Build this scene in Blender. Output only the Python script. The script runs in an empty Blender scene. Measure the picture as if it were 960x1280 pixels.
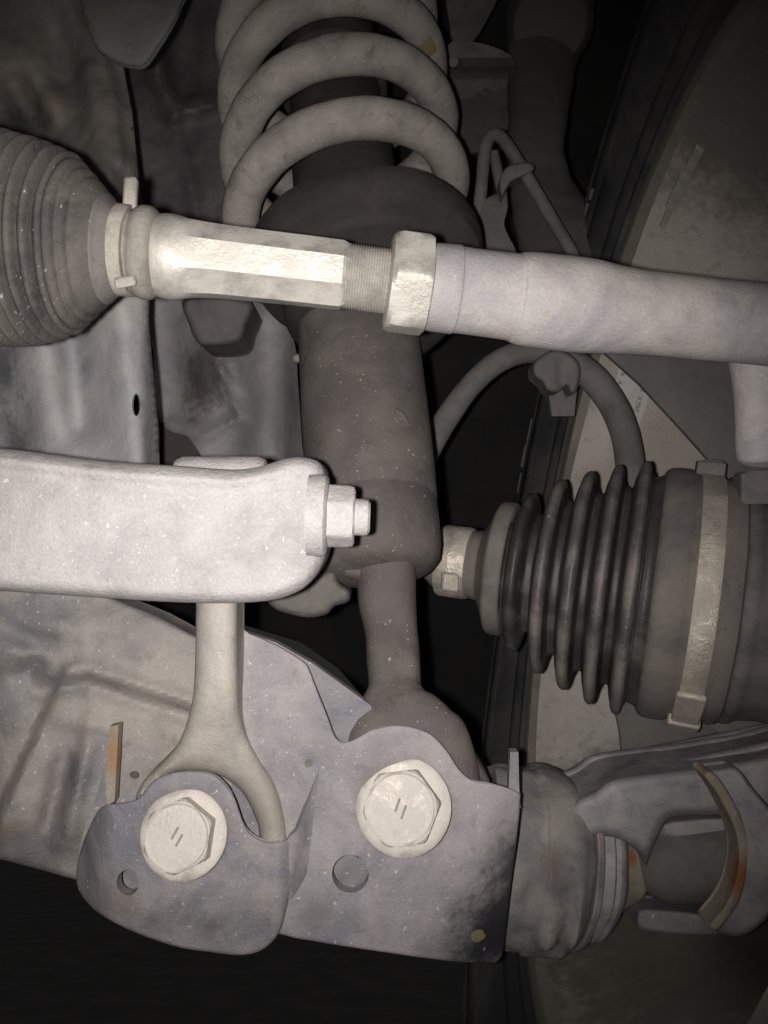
import bpy, bmesh, math, random
import numpy as np
from mathutils import Vector, Matrix, noise as mnoise
from mathutils.geometry import delaunay_2d_cdt

random.seed(7)
D2R = math.radians
scene = bpy.context.scene
COL = scene.collection

# ------------------------------------------------------------------ camera
FPX = 1000.0                       # focal length in photo pixels (960 x 1280)
PITCH, ROLL = D2R(20), D2R(0)
CAMZ = 1.30                        # the car is up on a lift
cam_d = bpy.data.cameras.new('camera')
cam = bpy.data.objects.new('camera', cam_d)
COL.objects.link(cam)
cam.location = (0, 0, CAMZ)
cam.rotation_euler = (math.pi/2 + PITCH, ROLL, 0)
cam_d.sensor_fit = 'VERTICAL'
cam_d.sensor_height = 24
cam_d.lens = 24 * FPX / 1280
cam_d.clip_start = 0.01
cam_d.clip_end = 100
scene.camera = cam
RIGHT = Vector((1, 0, 0))
FWD = Vector((0, math.cos(PITCH), math.sin(PITCH)))
UP = Vector((0, -math.sin(PITCH), math.cos(PITCH)))
CAM = Vector((0, 0, CAMZ))

def P(px, py, d):
    """photo pixel + distance along the lens axis -> world point"""
    return CAM + RIGHT*((px-480)/FPX*d) + UP*((640-py)/FPX*d) + FWD*d
def V(x, y, z):
    """right/up/away -> world direction"""
    return RIGHT*x + UP*y + FWD*z

# ------------------------------------------------------------------ light
world = bpy.data.worlds.new('World')
scene.world = world
world.use_nodes = True
bg = world.node_tree.nodes['Background']
bg.inputs[0].default_value = (1.0, 0.95, 0.95, 1)
bg.inputs[1].default_value = 0.02          # night, next to no ambient light
fl = bpy.data.lights.new('phone_flash', 'SPOT')
fl.energy = 3.3
fl.color = (1.0, 0.952, 0.93)
fl.shadow_soft_size = 0.0022
fl.spot_size = D2R(92)
fl.spot_blend = 1.0
flo = bpy.data.objects.new('phone_flash', fl)
COL.objects.link(flo)
flo.location = CAM + V(-0.008, 0.000, 0.0)
flo.rotation_euler = (math.pi/2 + PITCH, 0, D2R(7))
scene.view_settings.view_transform = 'Standard'
scene.view_settings.look = 'None'
scene.view_settings.exposure = 0
scene.view_settings.gamma = 1
scene.render.engine = 'CYCLES'
scene.cycles.max_bounces = 4
scene.cycles.diffuse_bounces = 2
scene.cycles.glossy_bounces = 2

# ------------------------------------------------------------------ materials
def dusty(name, base, dust, amount=0.5, scale=60, rough=0.7, metal=0.0, bump=0.35,
          speck=0.0, rust=0.0, dust_rough=0.92, grain=0.16, tint=None, tint_amt=0.35,
          spec=0.35, streak=None, bscale=900, rust_scale=45, grime=0.45, patches=()):
    m = bpy.data.materials.new(name); m.use_nodes = True
    nt = m.node_tree; N = nt.nodes; L = nt.links
    bs = N['Principled BSDF']
    tc = N.new('ShaderNodeTexCoord')
    src = tc.outputs['Object']
    if streak:
        mp = N.new('ShaderNodeMapping'); mp.inputs['Scale'].default_value = streak
        L.new(src, mp.inputs[0]); src2 = mp.outputs[0]
    else:
        src2 = src
    def noise(sc, det=6, ro=0.6, s=src, dist=0.0):
        n = N.new('ShaderNodeTexNoise'); n.inputs['Scale'].default_value = sc
        n.inputs['Detail'].default_value = det; n.inputs['Roughness'].default_value = ro
        n.inputs['Distortion'].default_value = dist
        L.new(s, n.inputs['Vector']); return n.outputs['Fac']
    def ramp(s, a, b):
        r = N.new('ShaderNodeMapRange'); r.inputs[1].default_value = a; r.inputs[2].default_value = b
        r.interpolation_type = 'SMOOTHSTEP'
        L.new(s, r.inputs[0]); return r.outputs[0]
    def mix(fac, a, b, mode='MIX'):
        x = N.new('ShaderNodeMix'); x.data_type = 'RGBA'; x.blend_type = mode
        for sock, v in ((x.inputs[0], fac), (x.inputs[6], a), (x.inputs[7], b)):
            if hasattr(v, 'node'): L.new(v, sock)
            elif isinstance(v, (int, float)): sock.default_value = v
            else: sock.default_value = (*v, 1)
        return x.outputs[2]
    c = amount
    big = noise(scale, 7, 0.62, src2, 0.4)
    lo = 0.5 + (0.5-c)*0.5
    fac = ramp(big, lo-0.14, lo+0.14)
    col = mix(fac, base, dust)
    if tint:
        col = mix(ramp(noise(scale*0.55, 5, 0.6, src, 0.8), 0.48, 0.72), col, mix(tint_amt, col, tint))
    fine = noise(1400, 4, 0.75)
    g = N.new('ShaderNodeMapRange'); g.inputs[1].default_value = .25; g.inputs[2].default_value = .75
    g.inputs[3].default_value = 1-grain; g.inputs[4].default_value = 1+grain
    L.new(fine, g.inputs[0])
    cg = N.new('ShaderNodeCombineColor')
    for i in range(3): L.new(g.outputs[0], cg.inputs[i])
    col = mix(1.0, col, cg.outputs[0], 'MULTIPLY')
    if grime:
        gf = ramp(noise(130, 9, 0.72, src, 0.5), 0.53, 0.72)
        gm = N.new('ShaderNodeMath'); gm.operation = 'MULTIPLY'; gm.inputs[1].default_value = grime
        L.new(gf, gm.inputs[0])
        col = mix(gm.outputs[0], col, mix(1.0, col, (0.42, 0.37, 0.33), 'MULTIPLY'))
        pf = ramp(noise(520, 3, 0.6), 0.66, 0.72)
        pm_ = N.new('ShaderNodeMath'); pm_.operation = 'MULTIPLY'; pm_.inputs[1].default_value = grime*.8
        L.new(pf, pm_.inputs[0])
        col = mix(pm_.outputs[0], col, mix(1.0, col, (0.5, 0.46, 0.42), 'MULTIPLY'))
    if rust:
        rf = ramp(noise(rust_scale, 6, 0.7, src, 0.6), 0.74-rust*0.25, 0.80-rust*0.2)
        col = mix(rf, col, mix(noise(500, 4), (0.10, 0.035, 0.012), (0.34, 0.16, 0.06)))
    rg = N.new('ShaderNodeMapRange'); rg.inputs[3].default_value = rough; rg.inputs[4].default_value = dust_rough
    L.new(fac, rg.inputs[0]); rsock = rg.outputs[0]
    if speck:
        sf = ramp(noise(780, 2, 0.5, src, 0.6), 0.715-speck*.35, 0.755-speck*.35)
        col = mix(sf, col, mix(0.5, col, (0.85, 0.83, 0.80)))
    if patches:
        geo = N.new('ShaderNodeNewGeometry'); ns_ = noise(240, 6, 0.7); ns2 = noise(70, 4, 0.6)
        av = N.new('ShaderNodeMath'); av.operation = 'ADD'; L.new(ns_, av.inputs[0]); L.new(ns2, av.inputs[1])
        for pos, r, soft, pc, amt in patches:
            vd = N.new('ShaderNodeVectorMath'); vd.operation = 'DISTANCE'
            L.new(geo.outputs['Position'], vd.inputs[0]); vd.inputs[1].default_value = tuple(pos)
            ma = N.new('ShaderNodeMath'); ma.operation = 'MULTIPLY_ADD'; ma.inputs[1].default_value = soft*2.4; 
            L.new(av.outputs[0], ma.inputs[0]); L.new(vd.outputs['Value'], ma.inputs[2])
            k = ramp(ma.outputs[0], r+soft*3.4, r+soft*1.4)
            kk = N.new('ShaderNodeMath'); kk.operation = 'MULTIPLY'; kk.inputs[1].default_value = amt; L.new(k, kk.inputs[0])
            col = mix(kk.outputs[0], col, pc)
    L.new(col, bs.inputs['Base Color'])
    L.new(rsock, bs.inputs['Roughness'])
    mm = N.new('ShaderNodeMapRange'); mm.inputs[3].default_value = metal; mm.inputs[4].default_value = metal*0.25
    L.new(fac, mm.inputs[0]); L.new(mm.outputs[0], bs.inputs['Metallic'])
    bs.inputs['Specular IOR Level'].default_value = spec
    # relief
    ad = N.new('ShaderNodeMath'); ad.operation = 'ADD'
    b1 = noise(bscale, 5, 0.7); b2 = noise(160, 5, 0.6)
    ml = N.new('ShaderNodeMath'); ml.operation = 'MULTIPLY'; ml.inputs[1].default_value = 1.4
    L.new(b2, ml.inputs[0]); L.new(b1, ad.inputs[0]); L.new(ml.outputs[0], ad.inputs[1])
    bp = N.new('ShaderNodeBump'); bp.inputs['Strength'].default_value = bump; bp.inputs['Distance'].default_value = 0.0009
    L.new(ad.outputs[0], bp.inputs['Height']); L.new(bp.outputs[0], bs.inputs['Normal'])
    return m

M = {}
M['arm']    = dusty('dusty_white_metal', (.41,.385,.375), (.55,.525,.51), .55, 45, .6, 0, .6, speck=.14, tint=(.40,.385,.40), tint_amt=.5, grime=.18)
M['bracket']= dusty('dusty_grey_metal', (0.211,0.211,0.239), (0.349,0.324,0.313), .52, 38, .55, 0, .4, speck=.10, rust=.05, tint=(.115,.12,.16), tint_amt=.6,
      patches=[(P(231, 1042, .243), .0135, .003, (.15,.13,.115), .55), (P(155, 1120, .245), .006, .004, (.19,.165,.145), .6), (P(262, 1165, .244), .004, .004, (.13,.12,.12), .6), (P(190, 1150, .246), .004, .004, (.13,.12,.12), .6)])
M['armbody']= dusty('dusty_tan_metal', (0.248,0.243,0.248), (0.416,0.378,0.342), .6, 32, .6, 0, .45, speck=.10, rust=.16, tint=(.15,.155,.19), tint_amt=.6,
      patches=[(P(72, 1052, .272), .0022, .0018, (.36,.20,.10), .8), (P(12, 985, .272), .0018, .0018, (.34,.20,.11), .7), (P(62, 872, .270), .004, .003, (.36,.31,.2), .6), (P(10, 885, .27), .005, .004, (.33,.28,.18), .6), (P(130, 855, .27), .0018, .0015, (.38,.30,.17), .7), (P(20, 940, .272), .004, .004, (.33,.29,.20), .5), (P(95, 960, .272), .005, .006, (.15,.15,.175), .6), (P(15, 800, .274), .006, .005, (.16,.16,.19), .6), (P(200, 968, .272), .003, .003, (.2,.18,.15), .7), (P(50, 1075, .275), .004, .003, (.14,.12,.10), .7), (P(45, 900, .272), .002, .002, (.36,.26,.13), .6), (P(5, 1040, .274), .004, .004, (.30,.22,.14), .5), (P(170, 800, .27), .006, .006, (.24,.235,.24), .5)])
M['link']   = dusty('dusty_link_metal', (0.375,0.352,0.323), (0.510,0.473,0.413), .5, 50, .55, 0, .3, speck=.04, grime=0.25,
      patches=[(P(318, 1000, .249), .014, .006, (.36,.325,.285), .8), (P(225, 965, .249), .010, .005, (.36,.325,.27), .7), (P(262, 945, .246), .004, .004, (.30,.27,.22), .5)])
M['linkfork']= dusty('dusty_forged_metal', (0.241,0.230,0.207), (0.322,0.299,0.259), .5, 50, .6, 0, .3, speck=.03)
M['bolt']   = dusty('zinc_bolt', (.58,.54,.475), (.70,.66,.60), .5, 90, .42, .25, .25, grain=.1, spec=.5, grime=0.22)
M['mark']   = dusty('bolt_mark', (.30,.285,.255), (.36,.34,.30), .5, 90, .8, 0, .2)
M['rod']    = dusty('zinc_rod', (.54,.52,.46), (.60,.575,.51), .5, 70, .38, .45, .25, grain=.08, spec=.5, dust_rough=.6, grime=0.22)
M['thread'] = dusty('threaded_steel', (.42,.40,.36), (.50,.475,.43), .5, 80, .5, .3, .2)
M['rodend'] = dusty('grey_forged_rod_end', (0.391,0.372,0.371), (0.554,0.513,0.480), .5, 40, .55, 0, .35, speck=.05, tint=(.235,.24,.29), tint_amt=.5, grime=0.3)
M['boot']   = dusty('dusty_rubber', (0.045,0.041,0.041), (0.148,0.136,0.121), .62, 36, .65, 0, .45, speck=.04, streak=(1.0,1.0,1.0))
M['clampd'] = dusty('dusty_clamp', (.34,.32,.27), (.47,.44,.38), .5, 80, .5, .2, .3)
M['damper'] = dusty('dark_brown_damper', (0.127,0.112,0.105), (0.179,0.160,0.144), .45, 40, .7, 0, .35, speck=.03)
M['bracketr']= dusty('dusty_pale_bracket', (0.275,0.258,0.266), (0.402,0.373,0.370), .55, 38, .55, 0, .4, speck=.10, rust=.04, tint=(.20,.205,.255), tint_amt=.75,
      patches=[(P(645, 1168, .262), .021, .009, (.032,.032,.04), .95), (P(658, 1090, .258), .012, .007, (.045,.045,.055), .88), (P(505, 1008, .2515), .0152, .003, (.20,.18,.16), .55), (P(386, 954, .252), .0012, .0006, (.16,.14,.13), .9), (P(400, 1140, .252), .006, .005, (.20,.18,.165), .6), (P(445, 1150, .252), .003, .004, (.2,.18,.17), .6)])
M['dseat']  = dusty('dark_spring_seat', (0.045,0.040,0.038), (0.065,0.057,0.052), .45, 40, .7, 0, .3)
M['spring'] = dusty('dusty_spring', (0.290,0.265,0.244), (0.436,0.400,0.354), .6, 40, .65, 0, .4, speck=.05, grime=.6, rust=.07)
M['yellow'] = dusty('yellow_paint', (.33,.28,.10), (.28,.25,.14), .5, 120, .6, 0, .2, grime=.6)
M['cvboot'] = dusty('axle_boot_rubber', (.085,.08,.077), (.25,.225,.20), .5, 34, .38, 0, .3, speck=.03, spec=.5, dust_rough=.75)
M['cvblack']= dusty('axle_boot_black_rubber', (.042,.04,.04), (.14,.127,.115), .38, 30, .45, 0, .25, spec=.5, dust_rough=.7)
M['cvcover']= dusty('axle_boot_skirt', (0.132,0.121,0.112), (0.207,0.185,0.165), .6, 35, .6, 0, .35)
M['band']   = dusty('steel_band', (0.655,0.601,0.515), (0.530,0.476,0.406), .45, 70, .38, .55, .45, spec=.5, rust=.05)
M['joint']  = dusty('dark_joint_metal', (0.127,0.122,0.124), (0.209,0.192,0.179), .5, 35, .6, 0, .4)
M['knuckle']= dusty('grey_cast_knuckle', (0.289,0.289,0.312), (0.464,0.438,0.412), .5, 40, .55, 0, .5, rust=.08, tint=(.13,.135,.165), tint_amt=.65)
M['bjoint'] = dusty('dirty_ball_joint', (0.204,0.197,0.205), (0.354,0.326,0.297), .55, 45, .6, 0, .55, rust=.22, tint=(.17,.165,.13), tint_amt=.5,
      patches=[(P(690, 1080, .28), .004, .005, (.20,.13,.10), .6), (P(640, 1110, .285), .005, .005, (.30,.27,.20), .6), (P(650, 1000, .285), .005, .005, (.13,.13,.15), .6)])
M['shield'] = dusty('dust_shield', (0.128,0.121,0.114), (0.176,0.165,0.150), .5, 25, .7, 0, .3)
M['rust']   = dusty('rusty_edge', (0.322,0.266,0.203), (0.420,0.371,0.294), .5, 60, .75, 0, .5, rust=.35, rust_scale=120,
      patches=[(P(788, 1072, .305), .003, .002, (.40,.15,.04), .9), (P(929, 1095, .277), .006, .004, (.36,.14,.04), .9), (P(140, 950, .258), .006, .004, (.38,.2,.09), .7)])
M['panel']  = dusty('body_panel', (0.348,0.344,0.371), (0.545,0.522,0.499), .5, 20, .6, 0, .35, tint=(.14,.14,.155), tint_amt=.35, grime=.2,
      patches=[(P(10, 470, .33), .012, .012, (.10,.105,.13), .8), (P(20, 560, .33), .012, .010, (.09,.095,.12), .7), (P(95, 460, .32), .004, .005, (.16,.155,.16), .6), (P(235, 470, .45), .02, .012, (.12,.105,.095), .85), (P(340, 500, .43), .03, .02, (.21,.2,.2), .6), (P(250, 510, .45), .006, .008, (.17,.12,.09), .7)])
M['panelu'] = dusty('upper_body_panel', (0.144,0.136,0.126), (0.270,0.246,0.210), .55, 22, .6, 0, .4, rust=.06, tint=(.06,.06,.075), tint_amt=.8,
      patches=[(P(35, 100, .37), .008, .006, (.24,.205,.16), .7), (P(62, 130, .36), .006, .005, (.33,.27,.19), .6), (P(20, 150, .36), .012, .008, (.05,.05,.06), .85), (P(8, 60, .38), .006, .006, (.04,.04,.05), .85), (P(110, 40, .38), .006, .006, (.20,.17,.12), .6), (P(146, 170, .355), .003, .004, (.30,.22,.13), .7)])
M['dkpanel']= dusty('dark_panel', (.13,.125,.128), (.25,.23,.215), .45, 18, .6, 0, .35, tint=(.08,.082,.1), tint_amt=.7)
M['upright']= dusty('dark_upright', (.095,.08,.07), (.12,.105,.092), .5, 25, .75, 0, .3)
M['liner']  = dusty('black_liner', (.018,.018,.019), (.035,.033,.031), .45, 12, .8, 0, .2)
M['tyre']   = dusty('tyre_rubber', (0.050,0.050,0.054), (0.099,0.094,0.090), .42, 18, .55, 0, .25)
M['rim']    = dusty('dirty_wheel_alloy', (0.651,0.607,0.546), (0.475,0.431,0.374), .45, 14, .5, .2, .3, tint=(.36,.32,.265), tint_amt=.6, spec=.5, dust_rough=.7, grime=.55,
      patches=[(P(880, 180, .28), .07, .02, (.15,.13,.11), .8), (P(800, 1230, .36), .09, .03, (.17,.15,.12), .8), (P(930, 1180, .3), .09, .03, (.15,.135,.11), .8)])
M['lip']    = dusty('wheel_lip', (.30,.275,.235), (.20,.18,.15), .5, 30, .45, .3, .3)
M['weight'] = dusty('balance_weight', (0.413,0.390,0.352), (0.330,0.307,0.270), .5, 90, .6, .1, .3)
M['paper']  = dusty('sticker_paper', (.70,.68,.65), (.60,.58,.54), .5, 90, .7, 0, .05, grain=.05, grime=0.1)
M['ink']    = dusty('sticker_ink', (.36,.35,.34), (.42,.40,.38), .5, 90, .8, 0, .05)
M['hose']   = dusty('dusty_hose', (.15,.142,.135), (.215,.20,.185), .5, 50, .7, 0, .3)
M['floor']  = dusty('workshop_concrete', (.24,.235,.23), (.33,.32,.31), .5, 3, .85, 0, .3, bscale=60)
M['scrap']  = dusty('dusty_bushing_rubber', (.10,.094,.09), (.20,.185,.17), .55, 50, .8, 0, .5)

# ------------------------------------------------------------------ object helpers
def tag(o, label=None, cat=None, kind=None, group=None):
    if label: o['label'] = label
    if cat: o['category'] = cat
    if kind: o['kind'] = kind
    if group: o['group'] = group
    return o
def thing(name, label, cat, loc):
    o = bpy.data.objects.new(name, None); COL.objects.link(o)
    o.empty_display_size = 0.02
    o.location = loc
    return tag(o, label, cat)
def origin(o):
    v = Vector((0, 0, 0))
    while o is not None:
        v = v + Vector(o.location); o = o.parent
    return v
def mk(name, verts, faces, mat, parent=None, sharp=35, bevel=0.0, label=None):
    """verts in world coordinates -> ONE mesh object whose own origin sits at its centre"""
    c = sum((Vector(v) for v in verts), Vector((0, 0, 0)))/len(verts)
    me = bpy.data.meshes.new(name)
    me.from_pydata([tuple(Vector(v)-c) for v in verts], [], faces)
    bm = bmesh.new(); bm.from_mesh(me)
    bmesh.ops.recalc_face_normals(bm, faces=bm.faces); bm.to_mesh(me); bm.free()
    for p in me.polygons: p.use_smooth = True
    me.set_sharp_from_angle(angle=D2R(sharp))
    me.materials.append(M[mat])
    o = bpy.data.objects.new(name, me); COL.objects.link(o)
    if parent: o.parent = parent; o.location = c - origin(parent)
    else: o.location = c
    if bevel:
        b = o.modifiers.new('bevel', 'BEVEL'); b.width = bevel; b.segments = 2
        b.limit_method = 'ANGLE'; b.angle_limit = D2R(40); b.harden_normals = False
    if label: o['label'] = label
    return o
def wob(v, amp, sc=60, seed=0):
    return mnoise.noise(Vector(v)*sc + Vector((seed*13.1, seed*7.7, 3.3)))*amp

def catmull(pts, sub=6, closed=False):
    pts = [np.array(p, float) for p in pts]; n = len(pts); out = []
    rng = range(n) if closed else range(n-1)
    for i in rng:
        if closed: a, b, c, d = pts[(i-1) % n], pts[i], pts[(i+1) % n], pts[(i+2) % n]
        else: a, b, c, d = pts[max(i-1, 0)], pts[i], pts[i+1], pts[min(i+2, n-1)]
        for k in range(sub):
            t = k/sub
            out.append(.5*((2*b)+(-a+c)*t+(2*a-5*b+4*c-d)*t*t+(-a+3*b-3*c+d)*t**3))
    if not closed: out.append(pts[-1])
    return out

def frames(pts, ref):
    """frames along a path, first axis kept as close to ref as possible"""
    res = []
    for i, p in enumerate(pts):
        t = (pts[min(i+1, len(pts)-1)] - pts[max(i-1, 0)]).normalized()
        u = (ref - t*ref.dot(t)).normalized()
        res.append((t, u, t.cross(u)))
    return res
def sweep(pts, rad, segs=20, ref=None, shape=None, caps=True, amp=0.0, seed=0, wsc=80):
    """pts world, rad: list of (ru, rv) metres; shape(theta)->factor"""
    ref = ref or -FWD
    fr = frames(pts, ref); vs = []; fs = []
    for i, (p, (t, u, v)) in enumerate(zip(pts, fr)):
        ru, rv = rad[i] if isinstance(rad[i], (tuple, list)) else (rad[i], rad[i])
        for k in range(segs):
            a = 2*math.pi*k/segs
            s = shape(a, i) if shape else 1
            q = p + u*(ru*s*math.cos(a)) + v*(rv*s*math.sin(a))
            if amp: q = q + (q-p).normalized()*wob(q, amp, wsc, seed)
            vs.append(q)
    n = len(pts)
    for i in range(n-1):
        for k in range(segs):
            fs.append((i*segs+k, i*segs+(k+1) % segs, (i+1)*segs+(k+1) % segs, (i+1)*segs+k))
    if caps:
        fs.append(tuple(range(segs-1, -1, -1))); fs.append(tuple((n-1)*segs+k for k in range(segs)))
    return vs, fs
def tube_px(pts, segs=16, sub=6, amp=0.0, seed=0, aspect=1.0, **kw):
    """pts: (px, py, depth, radius px) control points, smoothed"""
    c = catmull(pts, sub)
    w = [P(p[0], p[1], p[2]) for p in c]
    r = [(p[3]/FPX*p[2]*aspect, p[3]/FPX*p[2]) for p in c]
    return sweep(w, r, segs, amp=amp, seed=seed, **kw)

def lathe(p0, p1, prof, segs=48, amp=0.0, seed=0, caps=True, wsc=60, rmod=None, poly=None):
    """prof: list of (t metres from p0 towards p1, radius)"""
    ax = (p1-p0).normalized()
    u = (-FWD - ax*(-FWD).dot(ax))
    if u.length < 0.3: u = UP - ax*UP.dot(ax)
    u.normalize(); v = ax.cross(u)
    vs = []; fs = []
    for i, (t, r) in enumerate(prof):
        for k in range(segs):
            a = 2*math.pi*k/segs + (poly or 0)
            rr_ = r*rmod(t, math.atan2(math.sin(a), math.cos(a))) if rmod else r
            q = p0 + ax*t + (u*math.cos(a)+v*math.sin(a))*rr_
            if amp: q = q + (u*math.cos(a)+v*math.sin(a))*wob(q, amp, wsc, seed)
            vs.append(q)
    n = len(prof)
    for i in range(n-1):
        for k in range(segs):
            fs.append((i*segs+k, i*segs+(k+1) % segs, (i+1)*segs+(k+1) % segs, (i+1)*segs+k))
    if caps:
        fs.append(tuple(range(segs-1, -1, -1))); fs.append(tuple((n-1)*segs+k for k in range(segs)))
    return vs, fs
def smooth_prof(pr, sub=4):
    return [tuple(x) for x in catmull(pr, sub)]

def inpoly(x, y, poly):
    px, py = poly[:, 0], poly[:, 1]; qx, qy = np.roll(px, -1), np.roll(py, -1)
    c = ((py > y) != (qy > y)) & (x < (qx-px)*(y-py)/(qy-py+1e-12)+px)
    return c.sum() % 2 == 1
def resample(poly, step):
    out = []; n = len(poly)
    for i in range(n):
        a, b = np.array(poly[i], float), np.array(poly[(i+1) % n], float)
        k = max(1, int(round(np.linalg.norm(b-a)/step)))
        for j in range(k): out.append(a+(b-a)*j/k)
    return np.array(out)
def edist(X, poly):
    a = poly; b = np.roll(poly, -1, 0); ab = b-a
    d = np.full(len(X), 1e9)
    for i in range(len(a)):
        l2 = (ab[i]**2).sum()+1e-12
        t = np.clip(((X-a[i])@ab[i])/l2, 0, 1)
        d = np.minimum(d, np.sqrt((((a[i]+t[:, None]*ab[i])-X)**2).sum(1)))
    return d
def gauss(x, y, cx, cy, rx, ry, ang=0):
    c, s = math.cos(ang), math.sin(ang)
    u = ((x-cx)*c+(y-cy)*s)/rx; v = (-(x-cx)*s+(y-cy)*c)/ry
    return np.exp(-(u*u+v*v))
def ridge(X, line, w):
    """1 on a polyline falling off over w pixels"""
    pl = np.array(line, float); d = np.full(len(X), 1e9)
    for i in range(len(pl)-1):
        ab = pl[i+1]-pl[i]; t = np.clip(((X-pl[i])@ab)/((ab**2).sum()), 0, 1)
        d = np.minimum(d, np.sqrt((((pl[i]+t[:, None]*ab)-X)**2).sum(1)))
    return np.exp(-(d/w)**2)
def sstep(x, a, b):
    t = np.clip((x-a)/(b-a), 0, 1); return t*t*(3-2*t)

def sheet(name, outline, depth, thick, mat, parent=None, holes=(), smooth=True, step=9, round_px=0, round_d=0,
          bevel=0.0006, amp=0.0003, seed=1, sub=4, label=None, sharp=40):
    """a pressed / cast plate: outline in photo pixels, its distance given by depth(X) (metres), with real thickness"""
    pol = np.array(catmull(outline, sub, True)) if smooth else np.array(outline, float)
    pol = resample(pol, step)
    hl = [resample([(cx+r*math.cos(a), cy+ry*math.sin(a)) for a in np.linspace(0, 2*math.pi, 29)[:-1]], 99) for cx, cy, r, ry in holes]
    pts = [tuple(p) for p in pol]; edges = [(i, (i+1) % len(pol)) for i in range(len(pol))]
    for h in hl:
        b = len(pts); pts += [tuple(p) for p in h]; edges += [(b+i, b+(i+1) % len(h)) for i in range(len(h))]
    x0, y0 = pol.min(0); x1, y1 = pol.max(0)
    G = []
    for j, y in enumerate(np.arange(y0, y1, step*0.87)):
        for x in np.arange(x0+(j % 2)*step/2, x1, step): G.append((x, y))
    G = np.array(G)
    eg = edist(G, pol)
    keep = eg > max(step*0.45, round_px + step*0.3 if round_px else 0)
    rings = []
    if round_px:
        nx = np.roll(pol, -1, 0)-np.roll(pol, 1, 0); nx /= np.linalg.norm(nx, axis=1)[:, None]+1e-9
        area = 0.5*np.sum(pol[:, 0]*np.roll(pol[:, 1], -1)-np.roll(pol[:, 0], -1)*pol[:, 1])
        inw = np.stack([-nx[:, 1], nx[:, 0]], 1)*(1 if area > 0 else -1)
        for q in (.03, .10, .22, .38, .58, .8, 1.0):
            w = q*round_px; c = pol+inw*w
            ok = edist(c, pol) > w*.93
            rings += [tuple(p) for p, o in zip(c, ok) if o and inpoly(p[0], p[1], pol) and not any(inpoly(p[0], p[1], h) for h in hl)]
    for h in hl: keep &= edist(G, h) > step*0.45
    G = np.array([g for g, k in zip(G, keep) if k and inpoly(g[0], g[1], pol) and not any(inpoly(g[0], g[1], h) for h in hl)])
    if len(G): pts += [tuple(g) for g in G]
    pts += rings
    ov, oe, of, *_ = delaunay_2d_cdt([Vector(p) for p in pts], edges, [], 0, 1e-4)
    X = np.array([tuple(v) for v in ov])
    tri = []
    for f in of:
        c = X[list(f)].mean(0)
        if inpoly(c[0], c[1], pol) and not any(inpoly(c[0], c[1], h) for h in hl): tri.append(tuple(f))
    d = depth(X) if callable(depth) else np.full(len(X), float(depth))
    if round_px:
        t = np.clip(edist(X, pol)/round_px, 0, 1)
        d = d + round_d*(1-np.sqrt(np.clip(1-(1-t)**2, 0, 1)))
    front = [P(x[0], x[1], dd) for x, dd in zip(X, d)]
    if amp: front = [q + FWD*wob(q, amp, 45, seed) + FWD*wob(q, amp*.5, 140, seed) for q in front]
    # vertex normals
    nrm = [Vector((0, 0, 0)) for _ in front]
    for t in tri:
        n = (front[t[1]]-front[t[0]]).cross(front[t[2]]-front[t[0]])
        for i in t: nrm[i] += n
    sgn = 1 if sum((n.dot(FWD) for n in nrm), 0) > 0 else -1
    back = []
    for q, n in zip(front, nrm):
        n = n.normalized()*sgn if n.length > 0 else FWD.copy()
        n = FWD if (thick > .0045 or round_px > 6) else (n*.6 + FWD).normalized()
        back.append(q + n*thick)
    nv = len(front); vs = front + back
    fs = list(tri) + [tuple(nv+i for i in reversed(t)) for t in tri]
    cnt = {}
    for t in tri:
        for a, b in ((t[0], t[1]), (t[1], t[2]), (t[2], t[0])): cnt[(a, b)] = 1
    for (a, b) in cnt:
        if (b, a) not in cnt: fs.append((a, b, nv+b, nv+a))
    return mk(name, vs, fs, mat, parent, sharp=sharp, bevel=bevel, label=label)

def box(c, ax, ay, az, hx, hy, hz):
    vs = [c+ax*(sx*hx)+ay*(sy*hy)+az*(sz*hz) for sx in (-1, 1) for sy in (-1, 1) for sz in (-1, 1)]
    return vs, [(0, 1, 3, 2), (4, 6, 7, 5), (0, 4, 5, 1), (2, 3, 7, 6), (0, 2, 6, 4), (1, 5, 7, 3)]

# ================================================================== SETTING
g = 30.0
tag(mk('floor', [Vector((-g, -g, 0)), Vector((g, -g, 0)), Vector((g, g, 0)), Vector((-g, g, 0))], [(0, 1, 2, 3)], 'floor'), kind='structure',
    label='dark concrete workshop floor far below the car')

# wheel arch liner behind everything
sheet('wheel_arch_liner', [(-300, -420), (1500, -420), (1500, 700), (1100, 900), (660, 1010), (560, 1000), (480, 900), (300, 780), (-300, 760)],
      lambda X: .72 - .05*gauss(X[:, 0], X[:, 1], 560, 300, 300, 500) - .10*sstep(X[:, 1], 300, -300), .003, 'liner', step=40, amp=.002)
tag(bpy.data.objects['wheel_arch_liner'], 'black plastic wheel arch liner behind the spring and axle', 'liner')

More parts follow.
